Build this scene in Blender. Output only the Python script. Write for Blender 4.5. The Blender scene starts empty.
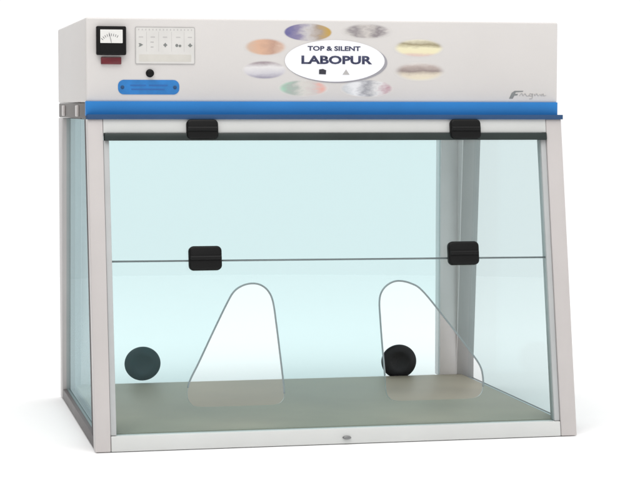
import bpy, bmesh, math, random
from mathutils import Vector, Matrix
from mathutils.geometry import tessellate_polygon
random.seed(4)
scn = bpy.context.scene
COL = scn.collection

# ------------------------------------------------------------------ dimensions (metres; x right, y back, z up)
W, D = 1.0, 0.785            # width, depth of the base
HF, HB, HT = 0.1445, 0.689, 0.8597   # housing: front y, bottom z, top z
FB, FZ = 0.1182, 0.6554      # slanted front: y and z of its upper end
SL = FB / FZ                 # slope of the slanted front
BACK = 0.737                 # inner face of the back wall
FLOOR = 0.032                # top of the work surface

# ------------------------------------------------------------------ materials
def new_mat(name):
    m = bpy.data.materials.new(name); m.use_nodes = True
    nt = m.node_tree
    return m, nt, nt.nodes['Principled BSDF'], nt.nodes['Material Output']

def paint(name, col, rough=0.45, vary=0.04, scale=6.0, bump=0.0, bscale=400.0, metallic=0.0, spec=0.5, coat=0.0):
    m, nt, b, out = new_mat(name)
    b.inputs['Roughness'].default_value = rough
    b.inputs['Metallic'].default_value = metallic
    b.inputs['Specular IOR Level'].default_value = spec
    b.inputs['Coat Weight'].default_value = coat
    tc = nt.nodes.new('ShaderNodeTexCoord')
    n = nt.nodes.new('ShaderNodeTexNoise'); n.inputs['Scale'].default_value = scale; n.inputs['Detail'].default_value = 6
    nt.links.new(tc.outputs['Object'], n.inputs['Vector'])
    r = nt.nodes.new('ShaderNodeValToRGB')
    r.color_ramp.elements[0].position = 0.3; r.color_ramp.elements[1].position = 0.7
    r.color_ramp.elements[0].color = tuple(c*(1-vary) for c in col)+(1,)
    r.color_ramp.elements[1].color = tuple(min(1, c*(1+vary)) for c in col)+(1,)
    nt.links.new(n.outputs['Fac'], r.inputs['Fac']); nt.links.new(r.outputs['Color'], b.inputs['Base Color'])
    mr = nt.nodes.new('ShaderNodeMapRange'); mr.inputs[3].default_value = rough*0.85; mr.inputs[4].default_value = min(1, rough*1.15)
    nt.links.new(n.outputs['Fac'], mr.inputs[0]); nt.links.new(mr.outputs[0], b.inputs['Roughness'])
    if bump:
        n2 = nt.nodes.new('ShaderNodeTexNoise'); n2.inputs['Scale'].default_value = bscale; n2.inputs['Detail'].default_value = 3
        nt.links.new(tc.outputs['Object'], n2.inputs['Vector'])
        bp = nt.nodes.new('ShaderNodeBump'); bp.inputs['Strength'].default_value = bump; bp.inputs['Distance'].default_value = 0.001
        nt.links.new(n2.outputs['Fac'], bp.inputs['Height']); nt.links.new(bp.outputs['Normal'], b.inputs['Normal'])
    return m

def glass(name, tint, ior=1.38, depth=False):
    """clear tinted sheet: every face lets 'tint' through and mirrors by Fresnel;
    with depth the tint deepens with the length of the way through the sheet"""
    m = bpy.data.materials.new(name); m.use_nodes = True
    nt = m.node_tree; nt.nodes.clear()
    out = nt.nodes.new('ShaderNodeOutputMaterial')
    tr = nt.nodes.new('ShaderNodeBsdfTransparent'); tr.inputs['Color'].default_value = tint+(1,)
    gl = nt.nodes.new('ShaderNodeBsdfGlossy'); gl.inputs['Roughness'].default_value = 0.02
    gl.inputs['Color'].default_value = (0.76, 0.95, 1.0, 1)
    geo = nt.nodes.new('ShaderNodeNewGeometry')
    if depth:
        dt = nt.nodes.new('ShaderNodeVectorMath'); dt.operation = 'DOT_PRODUCT'
        nt.links.new(geo.outputs['Normal'], dt.inputs[0]); nt.links.new(geo.outputs['Incoming'], dt.inputs[1])
        ab = nt.nodes.new('ShaderNodeMath'); ab.operation = 'ABSOLUTE'; nt.links.new(dt.outputs['Value'], ab.inputs[0])
        iv = nt.nodes.new('ShaderNodeMath'); iv.operation = 'DIVIDE'; iv.inputs[0].default_value = 1.0; nt.links.new(ab.outputs[0], iv.inputs[1])
        cl = nt.nodes.new('ShaderNodeMath'); cl.operation = 'MINIMUM'; cl.inputs[1].default_value = 14; nt.links.new(iv.outputs[0], cl.inputs[0])
        cb = nt.nodes.new('ShaderNodeCombineColor')
        for i in range(3):
            pw = nt.nodes.new('ShaderNodeMath'); pw.operation = 'POWER'; pw.inputs[0].default_value = tint[i]
            nt.links.new(cl.outputs[0], pw.inputs[1]); nt.links.new(pw.outputs[0], cb.inputs[i])
        nt.links.new(cb.outputs[0], tr.inputs['Color'])
    mr = nt.nodes.new('ShaderNodeMapRange'); mr.inputs[3].default_value = ior; mr.inputs[4].default_value = 1/ior
    nt.links.new(geo.outputs['Backfacing'], mr.inputs[0])
    fr = nt.nodes.new('ShaderNodeFresnel'); nt.links.new(mr.outputs[0], fr.inputs['IOR'])
    mx = nt.nodes.new('ShaderNodeMixShader')
    nt.links.new(fr.outputs[0], mx.inputs[0]); nt.links.new(tr.outputs[0], mx.inputs[1]); nt.links.new(gl.outputs[0], mx.inputs[2])
    nt.links.new(mx.outputs[0], out.inputs['Surface'])
    return m

PAINTC = (0.675, 0.647, 0.627)
M = {}
M['paint'] = paint('warm_white_powder_coat', PAINTC, 0.42, 0.02, 5, 0.08, 500)
M['frame'] = paint('pale_frame_enamel', (0.555, 0.520, 0.508), 0.38, 0.035, 7, 0.05, 400)
M['sill'] = paint('pale_sill_enamel', (0.63, 0.635, 0.62), 0.35, 0.03, 9, 0.05, 400)
M['rail'] = paint('grey_side_rail', (0.12, 0.105, 0.098), 0.5, 0.15, 20, 0.1, 300)
M['siderail'] = paint('brown_grey_metal', (0.085, 0.072, 0.072), 0.45, 0.12, 15, 0.05, 300)
M['rear'] = paint('rear_enamel_lightened', (0.90, 0.85, 0.85), 0.35, 0.04, 8, 0.05, 300)  # enamel lightened to offset the shade on the backlit inner faces
M['rearside'] = paint('rear_post_side_enamel', (0.52, 0.495, 0.49), 0.35, 0.05, 8, 0.05, 300)  # same enamel without that lightening, for the outer post
M['shade_strip'] = paint('dark_shade_strip', (0.055, 0.045, 0.045), 0.6, 0.12, 15, spec=0.2)  # shade of the front post's side face, painted as a dark strip
M['channel'] = paint('grey_channel', (0.47, 0.48, 0.48), 0.4, 0.06, 12)
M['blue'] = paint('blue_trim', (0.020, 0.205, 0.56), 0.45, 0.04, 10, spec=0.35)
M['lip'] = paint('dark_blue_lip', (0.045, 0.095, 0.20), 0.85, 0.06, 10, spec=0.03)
M['bluelabel'] = paint('blue_label_film', (0.018, 0.19, 0.52), 0.35, 0.10, 60)
M['darkrail'] = paint('dark_green_grey_rail', (0.014, 0.023, 0.021), 0.4, 0.15, 15)
M['black'] = paint('black_plastic', (0.005, 0.005, 0.005), 0.5, 0.1, 30, 0.1, 600, spec=0.2)
M['grommet'] = paint('black_rubber', (0.006, 0.007, 0.010), 0.5, 0.15, 40, 0.15, 500)
M['veilplug'] = paint('black_rubber_glass_veil', (0.011, 0.046, 0.053), 0.5, 0.2, 40, 0.15, 500)  # teal veil of the front glass put into the black plug's colour
M['dial'] = paint('dial_card', (0.78, 0.77, 0.74), 0.5, 0.02, 10)
M['ink'] = paint('dark_ink', (0.03, 0.03, 0.045), 0.5, 0.1, 30)
M['navyink'] = paint('navy_ink', (0.035, 0.04, 0.10), 0.5, 0.1, 30)
M['greyink'] = paint('grey_ink', (0.22, 0.23, 0.23), 0.5, 0.1, 30)
M['paleink'] = paint('pale_grey_ink', (0.47, 0.455, 0.445), 0.5, 0.08, 30)
M['faint'] = paint('faint_grey_print', (0.53, 0.51, 0.50), 0.5, 0.06, 30)
M['stripfoil'] = paint('cream_print', (0.64, 0.615, 0.565), 0.45, 0.06, 25)
M['dotink'] = paint('symbol_grey', (0.22, 0.23, 0.22), 0.5, 0.1, 30)
M['lightblue'] = paint('deep_blue_print', (0.02, 0.13, 0.40), 0.5, 0.1, 30)
M['red'] = paint('dark_red_plastic', (0.13, 0.008, 0.015), 0.3, 0.15, 50)
M['membrane'] = paint('membrane_foil', (0.69, 0.672, 0.645), 0.4, 0.03, 30)
M['sticker'] = paint('white_vinyl', (0.93, 0.93, 0.96), 0.35, 0.01, 10)
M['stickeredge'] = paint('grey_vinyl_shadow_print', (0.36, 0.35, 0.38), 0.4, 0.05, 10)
M['edge'] = paint('glass_edge', (0.36, 0.44, 0.45), 0.3, 0.06, 20)
M['trim'] = paint('grey_edge_trim', (0.29, 0.33, 0.34), 0.4, 0.08, 20)
M['bench'] = paint('grey_olive_laminate', (0.375, 0.342, 0.268), 0.5, 0.10, 5, 0.06, 250, spec=0.3)
M['steel'] = paint('screw_steel', (0.25, 0.25, 0.25), 0.35, 0.1, 40, metallic=0.8)
M['floor'] = paint('white_paper_sweep', (0.93, 0.93, 0.93), 0.9, 0.004, 3, spec=0.0)
gt = (0.897, 0.946, 0.948)
M['glass_front'] = glass('front_pane_clear_blue', gt)
M['glass_back'] = glass('back_pane_clear_blue', (0.913, 0.972, 0.975), 1.12)
M['glass_side'] = glass('side_pane_clear_blue', (0.9755, 0.9808, 0.9808), 1.05, True)

def picture(name, cols, rx, rz, bands=0.0, sc=7.0, seed=0.0, fade=0.55):
    """soft oval picture print that fades into the housing paint"""
    m, nt, b, out = new_mat(name)
    b.inputs['Roughness'].default_value = 0.42
    tc = nt.nodes.new('ShaderNodeTexCoord')
    mp = nt.nodes.new('ShaderNodeMapping'); mp.inputs['Scale'].default_value = (1/rx, 0, 1/rz)
    nt.links.new(tc.outputs['Object'], mp.inputs['Vector'])
    ln = nt.nodes.new('ShaderNodeVectorMath'); ln.operation = 'LENGTH'; nt.links.new(mp.outputs[0], ln.inputs[0])
    n = nt.nodes.new('ShaderNodeTexNoise'); n.noise_dimensions = '4D'; n.inputs['W'].default_value = seed
    n.inputs['Scale'].default_value = sc*0.3; n.inputs['Detail'].default_value = 4; n.inputs['Roughness'].default_value = 0.6
    nt.links.new(mp.outputs[0], n.inputs['Vector'])
    sep = nt.nodes.new('ShaderNodeSeparateXYZ'); nt.links.new(mp.outputs[0], sep.inputs[0])
    # blend of noise with a left-right or up-down layout
    lay = nt.nodes.new('ShaderNodeMath'); lay.operation = 'MULTIPLY_ADD'
    nt.links.new(sep.outputs['Z' if bands else 'X'], lay.inputs[0]); lay.inputs[1].default_value = 0.5; lay.inputs[2].default_value = 0.5
    av = nt.nodes.new('ShaderNodeMix'); av.data_type = 'FLOAT'; av.inputs[0].default_value = 0.36
    nt.links.new(lay.outputs[0], av.inputs[2]); nt.links.new(n.outputs['Fac'], av.inputs[3])
    r = nt.nodes.new('ShaderNodeValToRGB')
    el = r.color_ramp.elements
    el[0].position = 0.22; el[0].color = cols[0]+(1,)
    el[1].position = 0.78; el[1].color = cols[-1]+(1,)
    for i, c in enumerate(cols[1:-1]):
        e = el.new(0.22+0.56*(i+1)/(len(cols)-1)); e.color = c+(1,)
    nt.links.new(av.outputs[0], r.inputs['Fac'])
    fr = nt.nodes.new('ShaderNodeMapRange'); fr.interpolation_type = 'SMOOTHSTEP'
    fr.inputs[1].default_value = min(0.9, fade+0.14); fr.inputs[2].default_value = 1.0
    nt.links.new(ln.outputs['Value'], fr.inputs[0])
    mx = nt.nodes.new('ShaderNodeMix'); mx.data_type = 'RGBA'
    nt.links.new(fr.outputs[0], mx.inputs[0]); nt.links.new(r.outputs['Color'], mx.inputs[6]); mx.inputs[7].default_value = PAINTC+(1,)
    nt.links.new(mx.outputs[2], b.inputs['Base Color'])
    return m

# ------------------------------------------------------------------ mesh helpers
ROOT = bpy.data.objects.new('fume_cupboard', None); COL.objects.link(ROOT)
ROOT.location = (W/2, D/2, 0)
ROOT['label'] = 'pale benchtop fume cupboard with clear sloping front panes, blue band and control panel'
ROOT['category'] = 'fume cupboard'

def link(name, me, mats, parent=ROOT, loc=(0, 0, 0), label=None):
    o = bpy.data.objects.new(name, me); COL.objects.link(o)
    if not isinstance(mats, (list, tuple)): mats = [mats]
    for m in mats: me.materials.append(m)
    base = Vector((0, 0, 0)); p = parent
    while p is not None: base += p.location; p = p.parent
    o.parent = parent; o.location = Vector(loc) - base
    if label: o['label'] = label
    return o

def finish(bm, name, bevel=0.0, segs=2, smooth=True):
    bmesh.ops.recalc_face_normals(bm, faces=bm.faces)
    if bevel:
        es = [e for e in bm.edges if len(e.link_faces) == 2 and e.calc_face_angle(0) > 0.35]
        bmesh.ops.bevel(bm, geom=es, offset=bevel, segments=segs, affect='EDGES', profile=0.5, clamp_overlap=True)
    me = bpy.data.meshes.new(name); bm.to_mesh(me); bm.free()
    if smooth and bevel:
        for p in me.polygons: p.use_smooth = True
        me.set_sharp_from_angle(angle=math.radians(35))
    return me

def box(bm, x0, x1, y0, y1, z0, z1):
    v = [bm.verts.new((x, y, z)) for x in (x0, x1) for y in (y0, y1) for z in (z0, z1)]
    for f in ((0,1,3,2),(4,6,7,5),(0,4,5,1),(2,3,7,6),(0,2,6,4),(1,5,7,3)): bm.faces.new([v[i] for i in f])

def prism(bm, poly, f):
    """extrude polygon: f(a, b, side) -> point, side 0 or 1"""
    a = [bm.verts.new(f(p[0], p[1], 0)) for p in poly]; b = [bm.verts.new(f(p[0], p[1], 1)) for p in poly]
    n = len(poly)
    bm.faces.new(a); bm.faces.new(b[::-1])
    for i in range(n): bm.faces.new((a[i], b[i], b[(i+1) % n], a[(i+1) % n]))

def prism_x(bm, yz, x0, x1): prism(bm, yz, lambda a, b, s: (x1 if s else x0, a, b))
def prism_y(bm, xz, y0, y1): prism(bm, xz, lambda a, b, s: (a, y1 if s else y0, b))

def part_box(name, mat, x0, x1, y0, y1, z0, z1, bevel=0.002, parent=ROOT, label=None, loc=(0,0,0)):
    bm = bmesh.new(); box(bm, x0, x1, y0, y1, z0, z1)
    return link(name, finish(bm, name, bevel), mat, parent, loc, label)

def part_px(name, mat, yz, x0, x1, bevel=0.0015, parent=ROOT, label=None):
    bm = bmesh.new(); prism_x(bm, yz, x0, x1)
    return link(name, finish(bm, name, bevel), mat, parent, label=label)

SD = Vector((0, FB, FZ)).normalized()         # up along the slanted front
SN = Vector((0, -FZ, FB)).normalized()        # outward normal of it
def slant(x, w, h): return Vector((x, 0, 0)) + SD*w + SN*h

def sheet(name, outer, holes, thick, f, mats, parent=ROOT, label=None):
    """flat sheet with holes; f(a,b,h) maps sheet coordinates; rim faces take material 1"""
    bm = bmesh.new()
    loops = [outer] + holes
    flat = [Vector((p[0], p[1], 0)) for l in loops for p in l]
    tris = tessellate_polygon([[Vector((p[0], p[1], 0)) for p in l] for l in loops])
    top = [bm.verts.new(f(p.x, p.y, 0)) for p in flat]; bot = [bm.verts.new(f(p.x, p.y, -thick)) for p in flat]
    for t in tris:
        bm.faces.new([top[i] for i in t]); bm.faces.new([bot[i] for i in reversed(t)])
    k = 0
    for l in loops:
        n = len(l)
        for i in range(n):
            fc = bm.faces.new((top[k+i], top[k+(i+1) % n], bot[k+(i+1) % n], bot[k+i])); fc.material_index = 1
        k += n
    return link(name, finish(bm, name), mats, parent, label=label)

def catmull(pts, n=8):
    out = []; N = len(pts)
    for i in range(N):
        p0, p1, p2, p3 = (Vector(pts[(i+j-1) % N]) for j in range(4))
        for k in range(n):
            t = k/n
            out.append(0.5*((2*p1)+(p2-p0)*t+(2*p0-5*p1+4*p2-p3)*t*t+(3*p1-p0-3*p2+p3)*t**3))
    return out

def tube(bm, pts, r, closed=True, seg=8, up=Vector((0, -1, 0))):
    n = len(pts); rings = []
    for i in range(n):
        if closed: d = pts[(i+1) % n]-pts[i-1]
        else: d = pts[min(i+1, n-1)]-pts[max(i-1, 0)]
        d.normalize(); a = d.cross(up).normalized(); b = a.cross(d)
        rings.append([bm.verts.new(pts[i]+a*r*math.cos(2*math.pi*k/seg)+b*r*math.sin(2*math.pi*k/seg)) for k in range(seg)])
    for i in range(n if closed else n-1):
        A, B = rings[i], rings[(i+1) % n]
        for k in range(seg): bm.faces.new((A[k], A[(k+1) % seg], B[(k+1) % seg], B[k])).smooth = True
    if not closed: bm.faces.new(rings[0]); bm.faces.new(rings[-1][::-1])

def lathe_y(bm, prof, c, seg=40, sx=1.0, sz=1.0):
    """revolve (radius, y) about a front-back axis at c"""
    rings = []
    for r, y in prof:
        if r < 1e-6: rings.append([bm.verts.new((c[0], y, c[1]))])
        else: rings.append([bm.verts.new((c[0]+sx*r*math.cos(2*math.pi*k/seg), y, c[1]+sz*r*math.sin(2*math.pi*k/seg))) for k in range(seg)])
    for A, B in zip(rings, rings[1:]):
        for k in range(seg):
            q = [A[k % len(A)], A[(k+1) % len(A)], B[(k+1) % len(B)], B[k % len(B)]]
            q = list(dict.fromkeys(q))
            if len(q) > 2: bm.faces.new(q).smooth = True

def ellipse(rx, rz, n=64): return [(rx*math.cos(2*math.pi*i/n), rz*math.sin(2*math.pi*i/n)) for i in range(n)]
def rrect(x0, x1, z0, z1, r, n=6):
    out = []
    for cx, cz, a0 in ((x1-r, z1-r, 0), (x0+r, z1-r, 90), (x0+r, z0+r, 180), (x1-r, z0+r, 270)):
        for i in range(n+1):
            a = math.radians(a0+90*i/n); out.append((cx+r*math.cos(a), cz+r*math.sin(a)))
    return out

def flat(name, mat, poly, y, parent=ROOT, loc=(0,0,0), t=0.0008, label=None, bevel=0.0):
    """thin film on the housing front; y = its front face"""
    bm = bmesh.new(); prism_y(bm, poly, y-loc[1], y+t-loc[1])
    return link(name, finish(bm, name, bevel), mat, parent, loc, label)

def text(name, s, mat, x, z, width, height, y, parent, shear=0.0, bold=0.0, t=0.0004, label=None):
    cu = bpy.data.curves.new(name, 'FONT'); cu.body = s; cu.align_x = 'CENTER'; cu.align_y = 'CENTER'
    cu.size = 1.0; cu.shear = shear; cu.offset = bold; cu.extrude = 0.0; cu.resolution_u = 3
    tmp = bpy.data.objects.new(name, cu); COL.objects.link(tmp)
    bpy.context.view_layer.update()
    me = bpy.data.meshes.new_from_object(tmp.evaluated_get(bpy.context.evaluated_depsgraph_get()))
    bpy.data.objects.remove(tmp); bpy.data.curves.remove(cu)
    me.materials.clear()
    xs = [v.co.x for v in me.vertices]; ys = [v.co.y for v in me.vertices]
    cx, cy = (min(xs)+max(xs))/2, (min(ys)+max(ys))/2
    kx, ky = width/(max(xs)-min(xs)), height/(max(ys)-min(ys))
    for v in me.vertices: v.co = Vector(((v.co.x-cx)*kx, 0, (v.co.y-cy)*ky))
    bm = bmesh.new(); bm.from_mesh(me)
    ret = bmesh.ops.extrude_face_region(bm, geom=list(bm.faces))
    for g in ret['geom']:
        if isinstance(g, bmesh.types.BMVert): g.co.y -= t
    bmesh.ops.recalc_face_normals(bm, faces=bm.faces)
    bm.to_mesh(me); bm.free(); me.name = name
    return link(name, me, mat, parent, (x, y, z), label)

# ------------------------------------------------------------------ filter housing on top
def housing():
    bm = bmesh.new(); box(bm, 0, W, HF, D, HB, HT)
    h = link('filter_housing', finish(bm, 'filter_housing', 0.004, 3), M['paint'])
    # folded lid seam and side screws
    return h
HOUS = housing()
Y0 = HF
band = part_box('blue_band', M['blue'], -0.001, W-0.001, HF-0.006, HF+0.010, 0.6620, HB+0.002, 0.001)
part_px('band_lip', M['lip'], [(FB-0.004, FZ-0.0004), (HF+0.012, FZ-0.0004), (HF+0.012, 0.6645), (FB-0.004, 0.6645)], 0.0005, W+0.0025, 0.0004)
part_box('filter_panel', M['channel'], 0.045, W-0.045, HF+0.013, BACK-0.004, FZ-0.004, HB-0.0005, 0.001)

# needle meter
mt = flat('needle_meter', M['black'], rrect(0.021, 0.081, 0.784, 0.842, 0.003), Y0-0.012, t=0.0125, bevel=0.002)
flat('dial', M['dial'], rrect(0.0285, 0.0735, 0.8080, 0.8350, 0.001), Y0-0.0128, mt, t=0.0007)
def scale_marks():
    bm = bmesh.new()
    c = Vector((0.051, 0.800))
    for i in range(9):
        a = math.radians(140-10*i); d = Vector((math.cos(a), math.sin(a))); n = Vector((-d.y, d.x))*0.0004
        q = [c+d*0.022-n, c+d*0.022+n, c+d*0.027+n, c+d*0.027-n]
        prism_y(bm, [(p.x, p.y) for p in q], Y0-0.0132, Y0-0.0129)
    return finish(bm, 'scale')
link('scale', scale_marks(), M['ink'], mt)
bm = bmesh.new(); prism_y(bm, [(0.0505, 0.8085), (0.0512, 0.8083), (0.0465, 0.8290), (0.0461, 0.8289)], Y0-0.0138, Y0-0.0134)
link('needle', finish(bm, 'needle'), M['ink'], mt)
flat('window_mask', M['black'], rrect(0.0285, 0.0735, 0.7905, 0.8075, 0.001), Y0-0.0126, mt, t=0.0006)
flat('red_switch', M['red'], rrect(0.0305, 0.0715, 0.7655, 0.7800, 0.0015), Y0-0.006, t=0.0065, bevel=0.0015)

# membrane control panel
cp = flat('control_panel', M['paleink'], rrect(0.100, 0.2225, 0.7660, 0.8420, 0.003), Y0-0.0012, t=0.0012)
flat('foil', M['membrane'], rrect(0.1018, 0.2207, 0.7678, 0.8402, 0.002), Y0-0.0018, cp, t=0.0005)
def symbol(x, z, poly, mat='dotink'):
    flat('key_symbol', M[mat], poly, Y0-0.0021, cp, (x, 0, z), 0.0003)
symbol(0.1115, 0.8050, [(-.0045,-.0036),(-.0010,-.0030),(.0048,.0004),(-.0010,.0036),(-.0045,.0032),(-.0022,0)])
symbol(0.1345, 0.8110, rrect(-.0035, .0035, -.0008, .0008, .0005), 'paleink')
symbol(0.1345, 0.8010, rrect(-.0030, .0030, -.0008, .0008, .0005), 'paleink')
symbol(0.1615, 0.8052, [(0,-.0048),(.0024,-.0016),(.0046,0),(.0022,.0018),(0,.0048),(-.0022,.0018),(-.0046,0),(-.0024,-.0016)])
symbol(0.1850, 0.8045, ellipse(.0030, .0032, 18)); symbol(0.1915, 0.8037, ellipse(.0028, .0026, 18))
symbol(0.2125, 0.8052, [(0,-.0044),(.0050,-.0004),(.0022,.0012),(0,.0044),(-.0024,.0014),(-.0048,-.0004)])
for x in (0.1235, 0.148, 0.1745, 0.200):
    flat('key_divider', M['faint'], [(x-0.0003, 0.792), (x+0.0003, 0.792), (x+0.0003, 0.832), (x-0.0003, 0.832)], Y0-0.0020, cp, t=0.0002)
for i in range(16):
    x = 0.1075+i*0.0072
    flat('key_legend', M['faint'], [(x-0.0011, 0.8345), (x+0.0011, 0.8345), (x+0.0011, 0.8375), (x-0.0011, 0.8375)], Y0-0.0020, cp, t=0.0002)
for x in (0.112, 0.136, 0.161, 0.188, 0.212):
    flat('key_legend', M['faint'], rrect(x-0.0045, x+0.0045, 0.8200, 0.8222, 0.0008), Y0-0.0020, cp, t=0.0002)
flat('panel_strip', M['stripfoil'], rrect(0.108, 0.2145, 0.7715, 0.7860, 0.001), Y0-0.0020, cp, t=0.0002)

bm = bmesh.new(); lathe_y(bm, [(0.0, Y0-0.007), (0.006, Y0-0.007), (0.008, Y0-0.005), (0.0085, Y0+0.001)], (0.130, 0.748), 28)
link('push_button', finish(bm, 'push_button'), M['black'])
bl = flat('blue_label', M['bluelabel'], rrect(0.065, 0.190, 0.7050, 0.7345, 0.012, 8), Y0-0.001, t=0.0012)
for x in (0.074, 0.181):
    bm = bmesh.new(); lathe_y(bm, [(0.0, Y0-0.0022), (0.003, Y0-0.0022), (0.0038, Y0-0.0012)], (x, 0.7195), 16)
    link('rivet', finish(bm, 'rivet'), M['lip'], bl)
for x0, x1, z in ((0.090, 0.122, 0.7235), (0.128, 0.166, 0.7235), (0.092, 0.160, 0.7155)):
    flat('print_line', M['lightblue'], rrect(x0, x1, z-0.0014, z+0.0014, 0.0008), Y0-0.0014, bl, t=0.0003)

# oval name sticker with its ring of soft picture prints
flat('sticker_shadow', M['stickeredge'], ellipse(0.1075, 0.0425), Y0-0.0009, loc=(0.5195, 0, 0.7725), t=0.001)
st = flat('name_sticker', M['sticker'], ellipse(0.1060, 0.0430), Y0-0.0016, loc=(0.5150, 0, 0.7755), t=0.0006)
text('lettering', 'TOP & SILENT', M['navyink'], 0.513, 0.8010, 0.112, 0.0098, Y0-0.0017, st, bold=0.03)
text('lettering', 'LABOPUR', M['navyink'], 0.519, 0.7775, 0.150, 0.0175, Y0-0.0017, st, bold=0.035)
flat('emblem', M['ink'], [(-0.0075,-0.005),(0.007,-0.0055),(0.0078,0.003),(0.001,0.0058),(-0.0072,0.0045)], Y0-0.0021, st, (0.4885, 0, 0.7530), 0.0004)
bm = bmesh.new()
tri = [(-0.0075,-0.0048),(0.0075,-0.0048),(0.0,0.006)]
prism_y(bm, tri, -0.0003, 0)
link('emblem', finish(bm, 'emblem'), M['paleink'], st, (0.5385, Y0-0.0017, 0.7520))

PICS = [
 (0.458, 0.8340, 0.052, 0.0185, [(0.15,0.14,0.32),(0.26,0.23,0.36),(0.58,0.55,0.55),(0.40,0.32,0.26),(0.52,0.33,0.08)], 0, 7, 1.3, 0.78),
 (0.583, 0.8370, 0.056, 0.0165, [(0.60,0.57,0.54),(0.30,0.27,0.28),(0.60,0.56,0.53),(0.27,0.24,0.25),(0.64,0.60,0.58)], 0, 8, 2.1, 0.55),
 (0.369, 0.8030, 0.046, 0.0185, [(0.62,0.46,0.36),(0.68,0.42,0.29),(0.52,0.32,0.24),(0.70,0.52,0.42)], 0, 5, 4.4, 0.60),
 (0.367, 0.7560, 0.048, 0.0195, [(0.30,0.28,0.36),(0.60,0.58,0.62),(0.76,0.74,0.74),(0.36,0.30,0.32)], 1, 3, 3.2, 0.66),
 (0.448, 0.7190, 0.054, 0.0180, [(0.36,0.60,0.46),(0.40,0.45,0.41),(0.66,0.64,0.60),(0.62,0.56,0.54),(0.78,0.42,0.36)], 0, 8, 5.9, 0.62),
 (0.583, 0.7190, 0.058, 0.0190, [(0.56,0.58,0.60),(0.80,0.80,0.82),(0.34,0.34,0.37),(0.74,0.73,0.73),(0.50,0.32,0.36)], 0, 8, 7.7, 0.66),
 (0.695, 0.8035, 0.056, 0.0200, [(0.70,0.52,0.48),(0.84,0.77,0.52),(0.85,0.79,0.54),(0.34,0.29,0.18),(0.80,0.75,0.58)], 1, 3, 6.1, 0.60),
 (0.697, 0.7550, 0.058, 0.0215, [(0.83,0.77,0.57),(0.74,0.66,0.53),(0.31,0.25,0.23),(0.48,0.40,0.37),(0.74,0.70,0.66)], 1, 4, 8.5, 0.50),
]
PL = ['violet and ochre oval picture print', 'grey oval picture print', 'peach oval picture print', 'mauve grey oval picture print',
      'pale green and pink oval picture print', 'pale grey oval picture print', 'yellow striped oval picture print', 'taupe oval picture print']
for (x, z, rx, rz, cols, bands, sc, sd, fd), lb in zip(PICS, PL):
    flat('picture_print', picture('oval_picture', cols, rx, rz, bands, sc, sd, fd), ellipse(rx, rz), Y0-0.00015, loc=(x, 0, z), t=0.0003, label=lb)

# small grey maker's mark in the lower right corner of the housing
mk = flat('maker_mark', M['greyink'], [(0.893,0.6985),(0.901,0.6985),(0.9045,0.7050),(0.911,0.7055),(0.9125,0.7085),(0.906,0.7085),(0.9075,0.7120),(0.923,0.7130),(0.9245,0.7150),(0.905,0.7150),(0.8985,0.7105)], Y0-0.0006, t=0.0007)
def open_curve(pts, n=8):
    P = [pts[0]]+list(pts)+[pts[-1]]; out = []
    for i in range(1, len(P)-2):
        p0, p1, p2, p3 = (Vector((q[0], 0, q[1])) for q in P[i-1:i+3])
        for k in range(n):
            t = k/n
            out.append(0.5*((2*p1)+(p2-p0)*t+(2*p0-5*p1+4*p2-p3)*t*t+(3*p1-p0-3*p2+p3)*t**3))
    out.append(Vector((pts[-1][0], 0, pts[-1][1])))
    return out
for pts in ([(0.916,0.7050),(0.921,0.7100),(0.924,0.7050),(0.928,0.7095),(0.932,0.7045),(0.937,0.7050)],
            [(0.944,0.7085),(0.939,0.7090),(0.938,0.7050),(0.943,0.7048),(0.945,0.7090),(0.944,0.7000),(0.938,0.6985)],
            [(0.949,0.7085),(0.950,0.7050),(0.954,0.7095),(0.957,0.7050),(0.961,0.7080)],
            [(0.968,0.7085),(0.963,0.7075),(0.964,0.7050),(0.968,0.7060),(0.969,0.7090),(0.970,0.7050),(0.975,0.7060)]):
    cv = [p+Vector((0, Y0-0.0004, 0)) for p in open_curve(pts)]
    bm = bmesh.new(); tube(bm, cv, 0.0008, False, 6)
    link('mark_stroke', finish(bm, 'mark_stroke'), M['paleink'], mk)

# ------------------------------------------------------------------ frame
def post(x0, x1):
    d = 0.034
    return part_px('front_post', M['frame'], [(0, 0), (d, 0), (FB+d, FZ), (FB, FZ)], x0, x1, 0.002)
post(0, 0.031); post(0.966, W)
def chan(x0, x1):
    h = 0.004
    part_px('pane_channel', M['channel'], [(h+SL*FLOOR, FLOOR-0.001), (h+0.026+SL*FLOOR, FLOOR-0.001), (h+0.026+SL*0.612, 0.612), (h+SL*0.612, 0.612)], x0, x1, 0.001)
chan(0.0315, 0.043); chan(0.954, 0.9655)
# front sill and its little lock
part_px('front_sill', M['sill'], [(0.0005, 0), (0.032, 0), (0.032, 0.0300), (0.0005+SL*0.030, 0.0300)], 0.0318, 0.9652, 0.0015)
bm = bmesh.new(); lathe_y(bm, [(0.0, -0.003), (0.0055, -0.003), (0.0068, -0.0015), (0.0072, 0.004)], (0.509, 0.0125), 24, 1.25, 0.5)
link('sill_catch', finish(bm, 'sill_catch'), M['steel'])
# head of the front frame and the dark rail under it
def zbar(name, mat, x0, x1, z0, z1, f0, f1, bev=0.0012):
    part_px(name, mat, [(SL*z0+f0, z0), (SL*z0+f1, z0), (SL*z1+f1, z1), (SL*z1+f0, z1)], x0, x1, bev)
zbar('front_head', M['sill'], 0.0315, 0.9655, 0.6275, 0.6575, 0.0008, 0.030)
zbar('pane_rail', M['darkrail'], 0.034, 0.9655, 0.6120, 0.6270, -0.004, 0.026)
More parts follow.
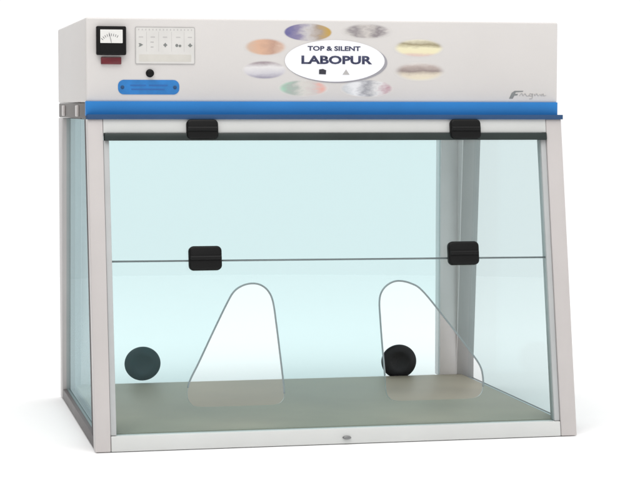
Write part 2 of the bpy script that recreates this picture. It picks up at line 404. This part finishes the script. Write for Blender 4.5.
# side frames: rail on top, rail below, tapering rear post, dark shade strip behind the front post
for sx in (0, 1):
    def X(a, b): return (a, b) if sx == 0 else (W-b, W-a)
    x0, x1 = X(0.001, 0.040)
    part_box('side_top_rail', M['rail'], x0, x1, FB+0.036, D-0.002, FZ+0.0005, HB-0.001, 0.002)
    x0, x1 = X(0.001, 0.030)
    part_box('side_bottom_rail', M['siderail'], x0, x1, 0.035, BACK-0.003, 0.0, 0.0235, 0.002)
    x0, x1 = X(0.0, 0.043)
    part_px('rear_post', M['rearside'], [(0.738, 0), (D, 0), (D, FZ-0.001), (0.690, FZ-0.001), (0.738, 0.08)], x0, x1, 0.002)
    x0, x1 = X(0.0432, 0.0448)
    part_px('rear_post_brightener', M['rear'], [(0.7365, FLOOR+0.001), (0.7365, FZ-0.0045), (0.6905, FZ-0.0045), (0.7355, 0.09)], x0, x1, 0.0)  # thin pale skin added to brighten the shaded inner post face
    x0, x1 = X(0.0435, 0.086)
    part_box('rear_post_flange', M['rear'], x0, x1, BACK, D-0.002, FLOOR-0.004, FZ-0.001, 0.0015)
    x0, x1 = X(0.002, 0.016)
    h = 0.0345
    part_px('side_shade_strip', M['shade_strip'], [(h+SL*0.024, 0.024), (h+0.046+SL*0.024, 0.024), (h+0.046+SL*0.654, 0.654), (h+SL*0.654, 0.654)], x0, x1, 0.001)
    # side pane sits between the shade strip, the rails and the rear post
    g = 0.0805
    xg = 0.010 if sx == 0 else W-0.010
    sg = 1 if sx == 0 else -1
    outer = [(g+SL*0.024, 0.024), (0.743, 0.024), (0.743, 0.08), (0.696, 0.654), (g+SL*0.654, 0.654)]
    sheet('side_pane', outer, [], 0.005, lambda a, b, hh, xg=xg, sg=sg: (xg-sg*hh, a, b), [M['glass_side'], M['edge']])
    # clips holding the pane to the top rail
    for yy in (0.30, 0.62):
        xa, xb = X(-0.004, 0.001)
        part_box('rail_clip', M['frame'], xa, xb, yy, yy+0.035, FZ+0.004, HB-0.006, 0.0015)
# back wall
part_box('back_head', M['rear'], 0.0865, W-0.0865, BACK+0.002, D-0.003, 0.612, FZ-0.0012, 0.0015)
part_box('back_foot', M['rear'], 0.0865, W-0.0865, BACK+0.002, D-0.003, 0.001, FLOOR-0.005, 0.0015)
bp_h = []
GR = [(0.189, 0.0770, 0.0415), (0.8125, 0.0660, 0.0425)]
for x, z, r in GR: bp_h.append([(x+0.8*r*math.cos(-2*math.pi*i/40), z+0.8*r*math.sin(-2*math.pi*i/40)) for i in range(40)])
sheet('back_pane', [(0.0862, FLOOR-0.0045), (W-0.0862, FLOOR-0.0045), (W-0.0862, 0.6118), (0.0862, 0.6118)], bp_h, 0.005,
      lambda a, b, h: (a, BACK+0.008-h, b), [M['glass_back'], M['edge']])
for x, z, r in GR:
    bm = bmesh.new()
    y = BACK+0.008
    lathe_y(bm, [(0.0, y-0.006), (0.45*r, y-0.006), (0.52*r, y-0.0075), (0.72*r, y-0.0075), (0.86*r, y-0.006), (0.97*r, y-0.004), (r, y-0.001), (r, y-0.0002),
                 (0.79*r, y-0.0002), (0.79*r, y+0.0052), (0.95*r, y+0.0052), (0.95*r, y+0.009), (0, y+0.009)], (x, z), 48, 1.03, 0.97)
    link('round_plug', finish(bm, 'round_plug'), M['veilplug'] if x < 0.5 else M['grommet'], label='black round plug with painted teal glass veil' if x < 0.5 else 'black round plug')
# floor of the box and its underside
part_box('work_surface', M['bench'], 0.0315, W-0.0315, 0.0325, BACK-0.0005, 0.0240, FLOOR, 0.001)
part_box('base_tray', M['siderail'], 0.0315, W-0.0315, 0.034, BACK-0.004, 0.002, 0.0235, 0.001)

# ------------------------------------------------------------------ front panes
inset = -0.010
F = lambda a, b, h: slant(a, b, h+inset)
zs = 1/ (FZ/math.hypot(FB, FZ))        # z -> length along the slope
up = sheet('upper_pane', [(0.0425, 0.3745*zs), (0.9545, 0.3700*zs), (0.9545, 0.6160*zs), (0.0425, 0.6160*zs)], [], 0.006, F, [M['glass_front'], M['edge']])
L_H = [(.1895,.121),(.196,.139),(.213,.170),(.243,.228),(.274,.286),(.289,.309),(.306,.3205),(.326,.325),(.345,.3215),(.360,.309),(.369,.287),(.3745,.240),(.3795,.186),(.384,.134),(.3855,.104),(.381,.090),(.366,.083),(.320,.082),(.260,.082),(.209,.083),(.194,.090),(.188,.104)]
R_H = [(.597,.134),(.594,.195),(.592,.250),(.592,.286),(.599,.306),(.614,.3195),(.634,.325),(.660,.3195),(.684,.304),(.726,.252),(.777,.184),(.799,.152),(.8055,.130),(.805,.106),(.798,.090),(.780,.083),(.740,.082),(.660,.082),(.618,.083),(.603,.090),(.598,.104)]
lh = [p for p in catmull([(a, b*zs, 0) for a, b in L_H], 6)]
rh = [p for p in catmull([(a, b*zs, 0) for a, b in R_H], 6)]
lo = sheet('lower_pane', [(0.0425, 0.0305*zs), (0.9545, 0.0305*zs), (0.9545, 0.3670*zs), (0.0425, 0.3715*zs)],
           [[(p.x, p.y) for p in lh], [(p.x, p.y) for p in rh]], 0.006, F, [M['glass_front'], M['edge']])
for hole in (lh[:14*6+1], rh[:13*6+1]):      # the grey trim ends where the opening turns to its lower edge
    bm = bmesh.new(); tube(bm, [F(p.x, p.y, -0.003) for p in hole], 0.0019, False, 8, SN)
    link('arm_hole_trim', finish(bm, 'arm_hole_trim'), M['trim'], lo)
bm = bmesh.new(); tube(bm, [F(0.0435, 0.3730*zs, -0.003), F(0.9535, 0.3685*zs, -0.003)], 0.0018, False, 8, SN)
link('edge_seal', finish(bm, 'edge_seal'), M['trim'], up)

# four black hinges: two leaves and a knuckle each
def hinge(x, z, w, hgt, tilt=0.0):
    bm = bmesh.new()
    zc = z*zs
    poly = rrect(-w/2, w/2, -hgt/2, hgt/2, 0.010, 6)
    prism(bm, poly, lambda a, b, s: slant(x+a, zc+b, -0.008 if s else 0.010))
    bmesh.ops.recalc_face_normals(bm, faces=bm.faces)
    es = [e for e in bm.edges if len(e.link_faces) == 2 and e.calc_face_angle(0) > 1.2]
    bmesh.ops.bevel(bm, geom=es, offset=0.005, segments=3, affect='EDGES', profile=0.5)
    tube(bm, [slant(x-w*0.46, zc, 0.009), slant(x-w*0.2, zc, 0.009), slant(x+w*0.2, zc, 0.009), slant(x+w*0.46, zc, 0.009)], 0.0055, False, 14, SN)
    me = finish(bm, 'hinge')
    for p in me.polygons: p.use_smooth = True
    me.set_sharp_from_angle(angle=math.radians(40))
    link('hinge', me, M['black'])
hinge(0.232, 0.634, 0.065, 0.041); hinge(0.787, 0.634, 0.066, 0.042)
hinge(0.230, 0.3755, 0.067, 0.049); hinge(0.771, 0.3780, 0.066, 0.049)

# ------------------------------------------------------------------ white sweep the cupboard stands on
bm = bmesh.new()
N = 64; RAD = 3.7
bm.faces.new([bm.verts.new((0.5+RAD*math.cos(2*math.pi*i/N), 0.4+RAD*math.sin(2*math.pi*i/N), -0.0015)) for i in range(N)])
me = bpy.data.meshes.new('studio_floor'); bm.to_mesh(me); bm.free(); me.materials.append(M['floor'])
fl = bpy.data.objects.new('studio_floor', me); COL.objects.link(fl); fl['kind'] = 'structure'

# ------------------------------------------------------------------ light: white studio surroundings and soft boxes
w = bpy.data.worlds.new('World'); scn.world = w; w.use_nodes = True
nt = w.node_tree; bg = nt.nodes['Background']
tc = nt.nodes.new('ShaderNodeTexCoord'); sp = nt.nodes.new('ShaderNodeSeparateXYZ')
nt.links.new(tc.outputs['Generated'], sp.inputs[0])
rm = nt.nodes.new('ShaderNodeMapRange'); rm.interpolation_type = 'SMOOTHSTEP'
rm.inputs[1].default_value = -0.35; rm.inputs[2].default_value = 0.25
rm.inputs[3].default_value = 0.74; rm.inputs[4].default_value = 1.04
nt.links.new(sp.outputs['Y'], rm.inputs[0])
zp = nt.nodes.new('ShaderNodeMapRange'); zp.inputs[1].default_value = 0.35; zp.inputs[2].default_value = 1.0
zp.inputs[3].default_value = 0.0; zp.inputs[4].default_value = 0.55; zp.interpolation_type = 'SMOOTHSTEP'
nt.links.new(sp.outputs['Z'], zp.inputs[0])
ad = nt.nodes.new('ShaderNodeMath'); ad.operation = 'ADD'
nt.links.new(rm.outputs[0], ad.inputs[0]); nt.links.new(zp.outputs[0], ad.inputs[1])
lf = nt.nodes.new('ShaderNodeMapRange'); lf.interpolation_type = 'SMOOTHSTEP'      # surroundings dimmed on the left, added to darken the housing's left side
lf.inputs[1].default_value = -0.95; lf.inputs[2].default_value = -0.42; lf.inputs[3].default_value = 0.06; lf.inputs[4].default_value = 1.0
nt.links.new(sp.outputs['X'], lf.inputs[0])
ml = nt.nodes.new('ShaderNodeMath'); ml.operation = 'MULTIPLY'
nt.links.new(ad.outputs[0], ml.inputs[0]); nt.links.new(lf.outputs[0], ml.inputs[1])
nt.links.new(ml.outputs[0], bg.inputs['Strength']); bg.inputs['Color'].default_value = (1, 1, 1, 1)

def area(name, loc, target, size, power, col=(1, 1, 1)):
    l = bpy.data.lights.new(name, 'AREA'); l.shape = 'RECTANGLE'; l.size, l.size_y = size; l.energy = power; l.color = col
    o = bpy.data.objects.new(name, l); COL.objects.link(o); o.location = loc
    o.rotation_euler = (Vector(target)-Vector(loc)).to_track_quat('-Z', 'Y').to_euler()
    return o
area('overhead_softbox', (-0.5, -1.7, 4.4), (0.4, -0.2, 0.2), (3.6, 3.6), 95, (1.0, 0.99, 0.975))

# ------------------------------------------------------------------ camera (fitted to the photograph)
cam = bpy.data.cameras.new('Camera'); co = bpy.data.objects.new('Camera', cam); COL.objects.link(co)
yaw, pitch, roll = 0.2170, -0.0667, 0.0016
f = Vector((math.sin(yaw)*math.cos(pitch), math.cos(yaw)*math.cos(pitch), math.sin(pitch)))
r = f.cross(Vector((0, 0, 1))).normalized(); u = r.cross(f)
r2 = math.cos(roll)*r+math.sin(roll)*u; u2 = -math.sin(roll)*r+math.cos(roll)*u
co.matrix_world = Matrix(((r2.x, u2.x, -f.x, -0.3975), (r2.y, u2.y, -f.y, -3.8544), (r2.z, u2.z, -f.z, 0.6778), (0, 0, 0, 1)))
cam.sensor_width = 36; cam.sensor_fit = 'HORIZONTAL'; cam.lens = 1973.4/640*36; cam.clip_end = 200
scn.camera = co

scn.view_settings.view_transform = 'Standard'; scn.view_settings.look = 'None'
scn.view_settings.exposure = 0.0; scn.view_settings.gamma = 1
scn.render.engine = 'CYCLES'
scn.cycles.transparent_max_bounces = 24; scn.cycles.max_bounces = 10
